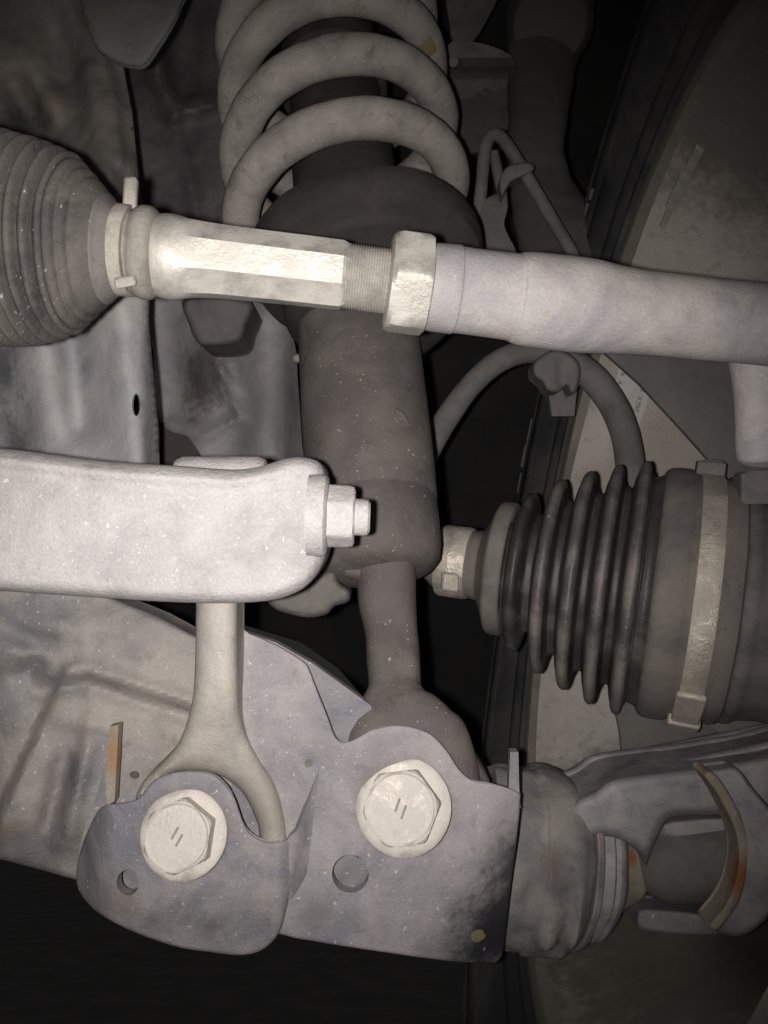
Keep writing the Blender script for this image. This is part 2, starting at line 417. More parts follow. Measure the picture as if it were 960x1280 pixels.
# ---- wheel: tyre and rim turned about the wheel axis
S = .172/.21
WC = CAM + V(.11098698*S, -.01109618*S, .35274649*S)
yaw, pit = -.06335811, -.17344093
WA = V(math.cos(yaw)*math.cos(pit), math.sin(pit), math.sin(yaw)*math.cos(pit))
wheel = thing('wheel', 'dirty alloy road wheel with black tyre, seen from its inner side', 'wheel', WC)
RL = .172
rim_prof = [(-.002, RL+.008), (-.004, RL+.004), (-.003, RL), (.004, RL-.005), (.012, RL-.009), (.018, RL-.012), (.03, RL-.020), (.045, RL-.026),
            (.06, RL-.028), (.09, RL-.029), (.115, RL-.026), (.135, RL-.028), (.15, RL-.045), (.155, .07), (.155, .03)]
vs, fs = lathe(WC, WC+WA, rim_prof[2:], 128, caps=False, amp=.0004, wsc=20)
rim_o = mk('rim', vs, fs, 'rim', wheel, sharp=25)
vs, fs = lathe(WC, WC+WA, [(.006, RL+.0095), (-.001, RL+.0105), (-.0045, RL+.008), (-.0055, RL+.004), (-.004, RL-.0003), (.002, RL-.0032)], 128, caps=False)
mk('rim_lip', vs, fs, 'lip', rim_o)
ty = [(.012, RL+.008), (-.002, RL+.0125), (-.006, RL+.014), (-.0065, RL+.017), (-.004, RL+.019), (-.0085, RL+.024), (-.010, RL+.028), (-.0085, RL+.031), (-.013, RL+.036),
      (-.0175, RL+.046), (-.0165, RL+.048), (-.0185, RL+.050), (-.020, RL+.062), (-.019, RL+.064), (-.021, RL+.067), (-.019, RL+.080), (-.013, RL+.094), (-.002, RL+.104), (.02, RL+.110), (.10, RL+.112), (.16, RL+.104)]
vs, fs = lathe(WC, WC+WA, ty, 128, caps=False, amp=.0006, wsc=25)
mk('tyre', vs, fs, 'tyre', wheel, sharp=50)
# frame of the wheel and a ray to its barrel
wu = (UP-WA*UP.dot(WA)).normalized(); wv = WA.cross(wu)
def on_barrel(px, py, lift=0.0):
    dr = (P(px, py, 1)-CAM)
    best = None
    lo, hi = 0.2, 0.9
    for i in range(1400):
        s = lo+(hi-lo)*i/1400
        q = CAM+dr*s-WC; t = q.dot(WA); r = (q-WA*t).length
        R = np.interp(t, [p[0] for p in rim_prof[2:-3]], [p[1] for p in rim_prof[2:-3]])
        if s > .25 and t > 0 and r > R-lift: return t, math.atan2(q.dot(wv), q.dot(wu)), R
    return None
def barrel_patch(name, t0, t1, a0, a1, lift, thick, mat, parent, n=6):
    vs = []; fs = []
    for k in range(n+1):
        a = a0+(a1-a0)*k/n
        for t in (t0, t1):
            R = np.interp(t, [p[0] for p in rim_prof[2:-3]], [p[1] for p in rim_prof[2:-3]])
            for l in (lift, lift-thick):
                vs.append(WC+WA*t+(wu*math.cos(a)+wv*math.sin(a))*(R-l))
    for k in range(n):
        b = k*4
        for i, j in ((0, 1), (1, 3), (3, 2), (2, 0)): fs.append((b+i, b+j, b+4+j, b+4+i))
    fs.append((0, 1, 3, 2)); fs.append((n*4, n*4+2, n*4+3, n*4+1))
    return mk(name, vs, fs, mat, parent)
for (px, py, hw, hh) in ((788, 487, .0085, .020), (785, 513, .0065, .017)):
    h = on_barrel(px, py)
    if h:
        t, a, R = h
        st = barrel_patch('sticker', t-hw, t+hw, a-hh/2/R, a+hh/2/R, .0012, .0006, 'paper', wheel)
        for k in range(4):
            for q in range(5):
                t0 = t-hw*.8+q*hw*.32; a0 = a+(-.36+k*.24)*hh/R
                if random.random() < .75:
                    barrel_patch('print', t0, t0+hw*.22, a0-.0009/R, a0+.0009/R, .0016, .0006, 'ink', st, 1)
for (px, py, hw, hh) in ((868, 195, .0016, .012), (852, 228, .0022, .010), (842, 250, .0022, .009), (832, 272, .0012, .010)):
    h = on_barrel(px, py)
    if h:
        t, a, R = h
        barrel_patch('balance_weight', t-hw, t+hw, a-hh/2/R, a+hh/2/R, .0016, .0022, 'weight', wheel)

# raised lettering and ribs moulded on the tyre wall
def on_tyre(px, py):
    dr = P(px, py, 1)-CAM; tt = -.0185
    k = ((WC+WA*tt)-CAM).dot(WA)/dr.dot(WA)
    return CAM+dr*k
M['letter'] = dusty('tyre_lettering', (.10,.10,.11), (.16,.155,.15), .5, 60, .55, 0, .2)
tyre_o = bpy.data.objects['tyre']
for (px, py, ln, wd) in ((744, 222, .016, .0016), (737, 246, .010, .0016), (742, 243, .006, .0022), (731, 270, .014, .0014), (736, 262, .007, .002), (664, 542, .020, .0014), (657, 570, .016, .0014), (661, 560, .008, .003), (652, 604, .014, .0016), (656, 596, .006, .003)):
    c0 = on_tyre(px, py); rd = (c0-WC); rd = (rd-WA*rd.dot(WA)).normalized(); tn = WA.cross(rd)
    vs, fs = box(c0, tn, rd, WA, ln/2, wd/2, .0022)
    mk('raised_letter', vs, fs, 'letter', tyre_o, bevel=.0004)

# ---- body panels on the left
bp_ = thing('body_side_panel', 'grey pressed body panel with slot behind the rubber bellows', 'panel', P(90, 590, .32))
def dpan(X):
    x, y = X[:, 0], X[:, 1]
    d = .318 + .03*sstep(y, 330, -40) + .02*sstep(x, 60, -60)
    d = d - .010*ridge(X, [(150, 380), (160, 480), (170, 600)], 26) + .010*ridge(X, [(86, 400), (92, 470), (100, 530)], 20)
    d = d + .018*sstep(x, 176, 205) + .010*gauss(x, y, 10, 560, 50, 60) - .006*gauss(x, y, 60, 470, 40, 70)
    return d
sheet('panel', [(-120, 270), (60, 300), (188, 330), (186, 400), (194, 480), (199, 540), (200, 640), (-120, 640)], dpan, .002, 'panel', bp_,
      holes=[(170, 506, 5, 14)], step=6, smooth=False)
def dpan2(X):
    x, y = X[:, 0], X[:, 1]
    d = .335 + .06*sstep(y, 330, -60) - .02*sstep(x, 90, 10)*sstep(y, 200, 40)
    d = d - .012*ridge(X, [(60, -60), (105, 60), (125, 140), (140, 300)], 22) + .014*ridge(X, [(20, 110), (50, 170), (80, 230)], 22)
    d = d - .006*gauss(x, y, 40, 90, 25, 45, .3) - .007*gauss(x, y, 65, 130, 18, 30) + .02*sstep(x, 165, 190)
    d = d - .005*ridge(X, [(120, 40), (140, 110), (152, 200)], 9)
    return d
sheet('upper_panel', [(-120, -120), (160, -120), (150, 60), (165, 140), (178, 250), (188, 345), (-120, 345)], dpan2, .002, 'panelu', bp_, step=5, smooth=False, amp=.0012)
dk = thing('inner_arch_panel', 'dark blue black inner arch panel beside the coil spring', 'panel', P(230, 480, .5))
def ddk(X):
    x, y = X[:, 0], X[:, 1]
    return .50 + .05*sstep(y, 250, -80) - .02*ridge(X, [(195, -50), (198, 100), (220, 140), (260, 130)], 14) + .015*gauss(x, y, 235, 70, 28, 60) - .006*ridge(X, [(215, 150), (238, 230), (250, 290)], 10)
sheet('panel', [(140, -120), (330, -120), (330, 60), (320, 330), (300, 440), (150, 420)], ddk, .003, 'dkpanel', dk, step=6, smooth=False, amp=.0012)
fg = sheet('panel_flange', [(92, -60), (232, -40), (226, 6), (212, 36), (196, 62), (180, 82), (160, 82), (143, 76), (122, 62), (112, 40), (100, 0)],
      lambda X: .315 + .012*sstep(X[:, 1], 60, -50), .002, 'shield', None, step=8, round_px=10, round_d=.003, sub=3)
fg.name = 'flange_plate'
tag(fg, 'brown dusty flange plate with rounded corner hanging above the grey body panel', 'flange plate')

fr = thing('subframe', 'grey rusty subframe member between body panel and damper', 'subframe', P(280, 600, .44))
def dsf(X):
    x, y = X[:, 0], X[:, 1]
    d = .45 + .02*sstep(x, 260, 200) - .02*ridge(X, [(335, 400), (335, 500), (330, 620)], 34) + .015*sstep(x, 352, 385)
    d = d - .008*ridge(X, [(262, 400), (275, 460), (300, 520), (255, 545), (215, 530)], 9) + .012*gauss(x, y, 225, 480, 28, 60)
    return d
sheet('member', [(186, 360), (330, 380), (366, 420), (372, 470), (378, 560), (386, 660), (300, 660), (262, 590), (235, 545), (200, 530), (192, 440)], dsf, .003, 'panel', fr, step=7, sub=2)
sheet('lower_plate', [(196, 530), (235, 545), (268, 600), (300, 660), (190, 660)], .47, .003, 'upright', fr, step=10, sub=2)
sheet('bump_pad', [(232, 370), (312, 375), (308, 405), (298, 428), (262, 432), (246, 427), (236, 405)], .395, .03, 'joint', fr, step=6, round_px=9, round_d=.006, sub=3)
vs, fs = lathe(P(371, 448, .425), P(371, 448, .5), [(-.001, .0012), (0, .0022), (.004, .0026), (.03, .003)], 16)
mk('stud', vs, fs, 'clampd', fr)

# ---- upright behind (upper knuckle arm) and body bracket
up_ = thing('upper_knuckle_arm', 'dark brown upright arm rising behind the thin brake pipe', 'knuckle arm', P(760, 380, .45))
vs, fs = tube_px([(690, -80, .56, 58), (688, 0, .53, 56), (676, 90, .50, 42), (671, 180, .475, 36), (678, 240, .465, 40), (705, 300, .455, 56), (745, 345, .45, 62), (775, 385, .45, 40)], 28, 8, amp=.0015, aspect=.6)
mk('arm', vs, fs, 'upright', up_, sharp=60)
vs, fs = lathe(P(688, 30, .50), P(688, 30, .6), [(-.012, .014), (-.010, .022), (-.004, .026), (.03, .028)], 32)
mk('ball_socket', vs, fs, 'upright', up_)
br = thing('body_bracket', 'grey body bracket with one round nut, right of the coil spring', 'bracket', P(600, 110, .48))
sheet('plate', [(556, 60), (590, 52), (640, 70), (640, 104), (580, 124), (556, 120)], lambda X: .47+.03*sstep(X[:, 1], 70, 100), .004, 'joint', br, step=8, sub=3)
sheet('lower_plate', [(575, 126), (640, 104), (636, 160), (600, 190), (575, 180)], .50, .004, 'upright', br, step=9, sub=2)
vs, fs = lathe(P(567, 77, .455), P(567, 77, .5), [(0, .002), (.0005, .0028), (.012, .003)], 16)
mk('nut', vs, fs, 'hose', br)
sheet('strap', [(560, -60), (640, -60), (600, 40), (572, 55), (562, 30)], .53, .004, 'dkpanel', br, step=9, sub=3)

# ================================================================== SPRING + DAMPER
SB = CAM + V((432.33-480)/FPX*.3728, (640-237.78)/FPX*.3728, .3728)
SA = Vector((-.1072, .9173, math.sqrt(1-.1072**2-.9173**2)))
sa = V(*SA)
su = V(SA.y, -SA.x, 0).normalized()                # cross(a, depth)
c_ = SA.cross(Vector((SA.y, -SA.x, 0)).normalized()); sv = V(*c_)
hpts = []
for i in range(230):
    t = (-.62 + 3.6*i/229)
    a = -t*2*math.pi - .486
    hpts.append(SB + sa*(.0374*t) + su*(.0493*math.cos(a)) + sv*(.0493*math.sin(a)))
vs = []; fs = []
rw = .0083; SG = 18
for i, p in enumerate(hpts):
    t = (hpts[min(i+1, 229)]-hpts[max(i-1, 0)]).normalized()
    u = (sa-t*sa.dot(t)).normalized(); v = t.cross(u)
    for k in range(SG):
        a = 2*math.pi*k/SG
        r = rw*(1 if 1 < i < 228 else .8)
        q = p+u*(r*math.cos(a))+v*(r*math.sin(a)); q = q+(q-p).normalized()*wob(q, .0004, 120, 3)
        vs.append(q)
for i in range(229):
    for k in range(SG): fs.append((i*SG+k, i*SG+(k+1) % SG, (i+1)*SG+(k+1) % SG, (i+1)*SG+k))
fs += [tuple(range(SG-1, -1, -1)), tuple(229*SG+k for k in range(SG))]
spr = thing('coil_spring', 'dusty grey coil spring of thick wire around the damper', 'coil spring', SB-sa*.03)
spm = mk('coil', vs, fs, 'spring', spr, sharp=70)
# dab of yellow paint on the third coil's right side: a thin skin over the wire
def wire_patch(name, i0, i1, k0, k1, mat, parent):
    vv = []; ff = []
    for i in range(i0, i1+1):
        p = hpts[i]; t = (hpts[i+1]-hpts[i-1]).normalized(); u = (sa-t*sa.dot(t)).normalized(); v = t.cross(u)
        for k in range(k0, k1+1):
            a = 2*math.pi*k/36
            e = .00045 if (i0 < i < i1 and k0 < k < k1) else -.0006
            e += random.uniform(-.0002, .0002)
            vv.append(p+u*((rw+e)*math.cos(a))+v*((rw+e)*math.sin(a)))
    w = k1-k0+1
    for i in range(i1-i0):
        for k in range(w-1): ff.append((i*w+k, i*w+k+1, (i+1)*w+k+1, (i+1)*w+k))
    return mk(name, vv, ff, mat, parent)
# nearest helix sample to the paint spot
best = min(range(5, 224), key=lambda i: ((hpts[i]-CAM).dot(RIGHT)/(hpts[i]-CAM).dot(FWD)*FPX+480-541)**2 + (640-(hpts[i]-CAM).dot(UP)/(hpts[i]-CAM).dot(FWD)*FPX-42)**2)
_t = (hpts[best+1]-hpts[best-1]).normalized(); _u = (sa-_t*sa.dot(_t)).normalized(); _v = _t.cross(_u)
_c = CAM-hpts[best]; _k = int(round(math.atan2(_c.dot(_v), _c.dot(_u))/(2*math.pi)*36))
wire_patch('paint_mark', best-2, best+1, _k-3, _k+7, 'yellow', spm)

dm = thing('damper', 'dark brown damper with round spring seat and narrow lower fork', 'damper', P(505, 1010, .275))
def onax(s): return SB+sa*s
# dust tube inside the spring
vs, fs = lathe(onax(-.03), onax(.3), [(0, .0245), (.05, .0242), (.075, .0236), (.0755, .0225), (.09, .0225), (.092, .026), (.099, .0265), (.101, .0255), (.103, .027), (.112, .027), (.114, .024), (.20, .023)], 48, amp=.0003)
mk('dust_tube', vs, fs, 'dseat', dm)
off = V(.0055, 0, 0)
vs, fs = lathe(onax(-.062)+off, onax(.3)+off, [(-.018, .0262), (-.017, .030), (-.013, .0345), (-.010, .0372), (-.008, .0382), (.004, .0388), (.0065, .0396), (.0085, .042), (.0095, .046), (.0115, .0500), (.015, .0517), (.0205, .0522), (.0235, .0516), (.025, .049), (.0245, .045), (.022, .040), (.021, .02)], 72, amp=.0004)
mk('spring_seat', vs, fs, 'dseat', dm)
DB0 = P(473, 716, .300); DB1 = P(438, 290, .3655)
vs, fs = lathe(DB0, DB1, [(-.001, .012), (0, .0185), (.0012, .0212), (.004, .0235), (.009, .0246), (.018, .0250), (.0265, .0250), (.0270, .02475), (.0276, .0251), (.040, .0257), (.060, .0260), (.09, .0259), (.165, .0258)], 56, amp=.0004)
mk('body', vs, fs, 'damper', dm, sharp=60)
# pressed oval mark and weld bead on the body
pm = P(497, 533, .2975)
vv, ff = [], []
for k in range(14):
    a = -1.1+2.4*k/13
    c0 = P(489+19*math.cos(a), 534-22*math.sin(a), .2998+.0022*math.cos(a)+.0009*abs(a)**2*.4)
    vv.append(c0)
vs, fs = sweep(vv, [.0011]*14, 8)
mk('embossed_mark', vs, fs, 'damper', dm)
# lower fork leg: collar shoulder, narrow waist, flared foot
def leg(c):
    w = [P(p[0], p[1], p[2]) for p in c]
    return sweep(w, [(p[4], p[3]/FPX*p[2]) for p in c], 28, amp=.0004,
                 shape=lambda a, i: (abs(math.cos(a))**3.2+abs(math.sin(a))**3.2)**(-1/3.2))
c = catmull([(482, 664, .311, 36, .016), (483, 695, .307, 36, .018), (483, 722, .303, 36.5, .0165), (484, 750, .299, 36, .0145), (489, 790, .296, 33, .0125), (493, 840, .286, 33, .0115), (494, 870, .280, 35, .0115), (496, 890, .2745, 46, .0115), (500, 908, .2705, 68, .0115), (506, 935, .2695, 84, .0115), (512, 1000, .2695, 88, .0115), (512, 1060, .2695, 72, .0115)], 6)
vs, fs = leg(c)
mk('fork_leg', vs, fs, 'damper', dm, sharp=60)
# left lug seen beside the stabilizer nut
sheet('clamp_lug', [(408, 640), (470, 640), (470, 722), (440, 724), (425, 716), (410, 705)], .292, .012, 'damper', dm, step=7, round_px=12, round_d=.006, sub=3)
# flared wing of the fork foot, seen right of the bracket
sheet('foot_wing', [(520, 880), (548, 894), (572, 908), (588, 935), (604, 960), (614, 985), (612, 1040), (520, 1040)], lambda X: .2625+.006*sstep(X[:, 0], 560, 615), .010, 'damper', dm, step=8, round_px=6, round_d=.002, sub=3)

# ================================================================== AXLE
AX0 = P(548, 699, .362); AX1d = V(.944, -.122, -.305).normalized()
ax = thing('drive_axle', 'drive axle with ribbed black rubber boot and metal bands', 'drive axle', AX0)
def axs(px):
    """distance along the axle whose centre shows at photo column px"""
    k = (px-480)/FPX
    o = AX0-CAM; ox, oz = o.dot(RIGHT), o.dot(FWD); dx, dz = AX1d.dot(RIGHT), AX1d.dot(FWD)
    return (k*oz-ox)/(dx-k*dz)
def axp(l):
    out = []
    for px, r in l:
        s = axs(px); d = (AX0+AX1d*s-CAM).dot(FWD)
        out.append((s, r/FPX*d))
    return out
AX1 = AX0+AX1d
vs, fs = lathe(AX0, AX1, axp([(440, 20), (500, 20), (526, 21), (535, 26), (545, 34), (552, 40), (556, 38)]), 40); mk('shaft', vs, fs, 'linkfork', ax)
vs, fs = lathe(AX0, AX1, axp([(551, 37), (552, 43), (555, 44.5), (584, 45), (588, 44), (589, 38)]), 48, amp=.0003); b1 = mk('small_band', vs, fs, 'band', ax)
q = AX0+AX1d*axs(563)
bpx = P(562, 727, (q-CAM).dot(FWD)-.0165)
vs, fs = box(bpx, AX1d, UP, FWD, .0038, .004, .003); mk('band_ear', vs, fs, 'band', b1, bevel=.0012)
npr = axp([(580, 40), (589, 42), (596, 43.5), (603, 45), (605, 50), (611, 62), (617, 77), (620, 81.5), (624, 83), (635, 83.5), (639, 80), (641, 70)])
vs, fs = lathe(AX0, AX1, smooth_prof(npr, 3), 80, caps=False, amp=.0004, wsc=45, seed=4); mk('boot_neck', vs, fs, 'cvcover', ax, sharp=80)
rings = [(655, 100), (689, 122), (723, 137.5), (757, 149.5), (790, 158)]
prev = (641, 76)
for i, (cx_, R_) in enumerate(rings):
    # each fold: dusty flank climbing to a rolled crest, then a steep black drop into the next groove
    x0_, r0_ = prev
    jt = (0, .4, -.5, .6, -.3)[i]
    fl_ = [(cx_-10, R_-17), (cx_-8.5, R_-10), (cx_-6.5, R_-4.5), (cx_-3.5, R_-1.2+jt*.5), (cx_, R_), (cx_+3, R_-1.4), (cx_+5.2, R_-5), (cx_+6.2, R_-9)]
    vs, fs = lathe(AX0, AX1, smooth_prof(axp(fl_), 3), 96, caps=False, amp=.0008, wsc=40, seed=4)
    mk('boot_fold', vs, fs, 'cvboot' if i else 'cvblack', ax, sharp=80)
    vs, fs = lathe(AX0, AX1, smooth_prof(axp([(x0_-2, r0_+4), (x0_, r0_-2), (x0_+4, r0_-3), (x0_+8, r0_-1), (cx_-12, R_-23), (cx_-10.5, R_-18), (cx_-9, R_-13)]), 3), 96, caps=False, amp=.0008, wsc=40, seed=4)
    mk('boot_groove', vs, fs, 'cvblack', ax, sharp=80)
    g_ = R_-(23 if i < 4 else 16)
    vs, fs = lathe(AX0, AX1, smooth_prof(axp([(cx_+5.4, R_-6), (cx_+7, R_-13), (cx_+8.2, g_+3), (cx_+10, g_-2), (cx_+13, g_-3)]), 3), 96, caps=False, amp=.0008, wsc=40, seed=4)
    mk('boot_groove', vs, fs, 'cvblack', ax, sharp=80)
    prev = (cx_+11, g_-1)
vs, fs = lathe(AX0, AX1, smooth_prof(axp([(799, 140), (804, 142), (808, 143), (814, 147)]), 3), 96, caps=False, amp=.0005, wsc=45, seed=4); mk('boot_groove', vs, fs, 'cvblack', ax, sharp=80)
vs, fs = lathe(AX0, AX1, smooth_prof(axp([(811, 140), (813, 148), (818, 153), (826, 155), (845, 155), (852, 152.5), (890, 150), (893, 153), (898, 154), (908, 152), (911, 146)]), 2), 96, caps=False, amp=.0006); mk('boot_skirt', vs, fs, 'cvcover', ax)
vs, fs = lathe(AX0, AX1, axp([(856, 150), (856.5, 154.2), (858, 155.0), (883, 154.2), (884.5, 153.4), (885, 148)]), 96, caps=False, amp=.0005, wsc=90); b2 = mk('large_band', vs, fs, 'band', ax)
vs, fs = lathe(AX0, AX1, smooth_prof(axp([(909, 140), (911, 146), (916, 149), (925, 148), (934, 143), (960, 141), (1000, 140), (1010, 130), (1080, 120)]), 2), 96, amp=.0012, wsc=50); mk('joint_housing', vs, fs, 'joint', ax)
# band ears: crimp lug below, latch on top
def on_ax(px, deg, lift):
    s = axs(px); c0 = AX0+AX1d*s; d = (c0-CAM).dot(FWD)
    u = (-FWD-AX1d*(-FWD).dot(AX1d)).normalized(); v = AX1d.cross(u)
    if v.dot(UP) < 0: v = -v
    a = D2R(deg); n = u*math.cos(a)+v*math.sin(a); t = -u*math.sin(a)+v*math.cos(a)
    return c0+n*(155/FPX*d+lift), n, t
for (deg, hl, hw, h, px) in ((-52, .012, .0052, .0012, 870), (-66, .004, .006, .0022, 869), (84, .006, .0055, .0028, 866), (97, .004, .004, .004, 872)):
    c0, n, t = on_ax(px, deg, h*.6)
    vs, fs = box(c0, AX1d, t, n, hw, hl, h); mk('band_ear', vs, fs, 'band' if deg < 0 else 'joint', b2, bevel=.0009)

# ---- brake dust shield pieces inside the wheel
ds = thing('brake_dust_shield', 'dark grey brake shield plate between wheel and rubber axle boot', 'brake shield', P(900, 960, .38))
sheet('upper_plate', [(700, 405), (1100, 400), (1100, 700), (960, 660), (915, 610), (895, 585), (860, 545), (800, 480), (752, 437)], .345, .003, 'shield', ds, step=14, smooth=False)
sheet('lower_plate', [(765, 870), (1100, 860), (1100, 925), (940, 935), (800, 966), (778, 945), (775, 915)], .337, .003, 'shield', ds, step=14, smooth=False)
sheet('corner_plate', [(856, 872), (900, 880), (960, 868), (1100, 850), (1100, 930), (905, 920), (880, 905)], .330, .004, 'joint', ds, step=12, smooth=False)

# ================================================================== BALL JOINT + KNUCKLE
kn = thing('steering_knuckle', 'grey cast knuckle arm reaching right from the ball joint', 'knuckle', P(860, 1160, .31))
sheet('arm', [(716, 1006), (742, 990), (766, 974), (812, 966), (880, 958), (960, 945), (1100, 925), (1100, 1060), (960, 1020), (915, 1019), (842, 1021), (826, 1038), (816, 1060), (808, 1082), (798, 1066), (780, 1052), (757, 1046), (724, 1050)],
      lambda X: .292 + .003*sstep(X[:, 1], 1030, 1080), .03, 'knuckle', kn, step=7, round_px=13, round_d=.007, sub=3, bevel=0, amp=.0008)
sheet('arm_top', [(735, 996), (770, 966), (812, 955), (880, 942), (960, 925), (1100, 900), (1100, 960), (960, 962), (880, 975), (812, 985), (760, 1000)],
      .306, .02, 'knuckle', kn, step=8, round_px=10, round_d=.008, sub=3, bevel=0, amp=.0006)
# dark barrel in the recess
vs, fs = lathe(P(798, 1078, .314), P(950, 1068, .310), smooth_prof([(-.004, .004), (0, .010), (.006, .0145), (.014, .016), (.05, .016), (.06, .015)], 3), 40, amp=.0006); mk('pivot_barrel', vs, fs, 'joint', kn)
sheet('recess_lip', [(822, 1038), (840, 1026), (930, 1022), (930, 1042), (842, 1048)], .303, .012, 'knuckle', kn, step=6, round_px=6, round_d=.003, sub=2, bevel=0)
sheet('lower_web', [(797, 1141), (812, 1136), (905, 1146), (900, 1172), (812, 1165), (797, 1158)], .303, .012, 'bracket', kn, step=7, round_px=6, round_d=.003, sub=2)
# curved flange with a rusty inner edge
sheet('curved_flange', [(881, 966), (900, 960), (921, 960), (941, 985), (962, 1010), (990, 1040), (1000, 1100), (965, 1142), (936, 1166), (911, 1170), (890, 1158), (908, 1134), (920, 1110), (926, 1070), (921, 1035), (902, 994)],
      lambda X: .270+.010*sstep(X[:, 0], 990, 900), .008, 'knuckle', kn, step=6, round_px=8, round_d=.004, sub=4, bevel=0, amp=.0007)
sheet('flange_edge', [(879, 968), (892, 966), (912, 992), (931, 1032), (937, 1070), (930, 1112), (917, 1138), (898, 1162), (886, 1157), (905, 1132), (917, 1108), (923, 1070), (917, 1036), (898, 996)],
      .2765, .010, 'rust', kn, step=5, round_px=4, round_d=.002, sub=4, bevel=0, amp=.0006)

bj = thing('ball_joint', 'dirty brown grey ball joint housing beside the dark edged bracket plate', 'ball joint', P(670, 1180, .30))
def hmod(t, a):
    x = 600+t/.3165*FPX                     # photo column
    up_ang = a if HM > 0 else -a
    g_ = lambda cx, ca, rx, ra, h: 1.7*h*math.exp(-((x-cx)/rx)**2-((up_ang-ca)/ra)**2)
    return 1 + g_(668, .42, 11, .22, .055) + g_(697, .30, 7, .35, .05) - g_(684, .35, 5, .35, .05) + g_(650, -.35, 18, .3, .05) - g_(680, -.05, 16, .13, .05) - g_(640, .1, 8, .5, .03) + g_(690, -.6, 14, .35, .035)
HM = 1
B0 = P(600, 1062, .315); B1 = P(810, 1092, .318)
def bpr(l): return [((P(x, 1062+(x-600)*.143, .315+.003*(x-600)/210)-B0).length, r/FPX*.3165) for x, r in l]
vs, fs = lathe(B0, B1, smooth_prof(bpr([(600, 100), (612, 104), (624, 106), (640, 107), (652, 106), (656, 110), (672, 111), (690, 109), (702, 103), (710, 98), (712, 90), (716, 88)]), 3), 90, amp=.0022, wsc=95, seed=5, rmod=hmod)
mk('housing', vs, fs, 'bjoint', bj, sharp=50)
vs, fs = lathe(B0, B1, bpr([(713, 80), (714, 96), (716, 98), (722, 96), (724, 92), (725, 78)]), 56, amp=.0012, wsc=80, seed=2)
mk('retaining_ring', vs, fs, 'bjoint', bj)
vs, fs = lathe(B0, B1, smooth_prof(bpr([(722, 80), (728, 84), (738, 86), (742, 80), (746, 84), (754, 78), (760, 66), (764, 60)]), 2), 56, amp=.001, wsc=80, seed=8)
mk('dust_boot', vs, fs, 'knuckle', bj, sharp=50)
vs, fs = lathe(B0, B1, smooth_prof(bpr([(758, 50), (764, 54), (776, 48), (788, 42), (796, 36), (800, 24)]), 2), 40, amp=.0012, wsc=90, seed=9)
mk('stud_end', vs, fs, 'rust', bj, sharp=50)
# ================================================================== LOWER CONTROL ARM
ca = thing('lower_control_arm', 'grey pressed steel lower arm with bolted brackets and rust spots', 'control arm', P(300, 1190, .26))
def dbody(X):
    x, y = X[:, 0], X[:, 1]
    d = .272 + .012*sstep(y, 1020, 1100)*sstep(x, 200, 100) + .006*sstep(y, 790, 745)
    d = d + .008*sstep(x+.45*(y-960), 34, 16)*sstep(y, 815, 850)           # step along the slanted seam
    d = d - .005*ridge(X, [(48, 845), (110, 838), (180, 862), (245, 880)], 13) + .005*ridge(X, [(50, 862), (110, 852), (180, 876), (245, 896)], 13)
    d = d + .008*gauss(x, y, 68, 1000, 14, 70, .25) - .005*gauss(x, y, 96, 990, 12, 80, .2) + .007*gauss(x, y, 42, 838, 14, 16) - .003*gauss(x, y, 110, 905, 40, 14, .2)
    d = d + .005*gauss(x, y, 30, 795, 60, 14, .35) + .006*sstep(x, 10, -40)
    d = d - .003*gauss(x, y, 20, 900, 20, 30)
    return d
sheet('arm_body', [(-120, 700), (60, 715), (140, 748), (200, 772), (248, 798), (330, 830), (345, 1000), (330, 1130), (160, 1115), (95, 1099), (40, 1084), (-30, 1068), (-120, 1050)], dbody, .012, 'armbody', ca,
      holes=[(168, 969, 6, 5)], step=5, sub=2, round_px=8, round_d=.003, amp=.0012, seed=6)
# rear wall that shows through holes and behind the notch
sheet('rear_wall', [(290, 785), (345, 803), (392, 830), (464, 882), (470, 960), (600, 980), (625, 1000), (606, 1188), (345, 1152), (140, 1150), (120, 1080), (290, 1000)], .2635, .004, 'bracket', ca, step=10, smooth=False)
def dright(X):
    x, y = X[:, 0], X[:, 1]
    d = .2515 + .017*np.clip((x+.55*y-1170)/115, 0, 1)**1.6 + .002*sstep(x, 600, 652) + .0015*sstep(y, 1150, 1200)
    d = d + .004*sstep(y, 900, 800) - .0025*gauss(x, y, 505, 1010, 75, 75)*0
    d = d - .0012*gauss(x, y, 590, 1100, 30, 50) + .001*gauss(x, y, 386, 954, 9, 9)
    return d
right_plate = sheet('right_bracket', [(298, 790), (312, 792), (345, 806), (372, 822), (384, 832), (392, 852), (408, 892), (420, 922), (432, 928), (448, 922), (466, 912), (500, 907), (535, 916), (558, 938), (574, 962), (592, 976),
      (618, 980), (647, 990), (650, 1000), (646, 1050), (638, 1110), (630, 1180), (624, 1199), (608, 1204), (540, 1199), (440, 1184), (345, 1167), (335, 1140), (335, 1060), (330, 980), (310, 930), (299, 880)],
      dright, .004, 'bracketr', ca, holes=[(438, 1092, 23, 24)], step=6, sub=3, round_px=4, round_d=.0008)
sheet('edge_tab', [(638, 940), (648, 940), (649, 985), (651, 1010), (636, 1010), (636, 984)], .262, .004, 'bracket', ca, step=5, sub=1, smooth=False)
def dleft(X):
    x, y = X[:, 0], X[:, 1]
    return .2430 + .014*sstep(x, 150, 90)**1.5 + .004*sstep(y, 1110, 1195) + .0045*sstep(x, 345, 368) + .001*gauss(x, y, 165, 1105, 30, 30)
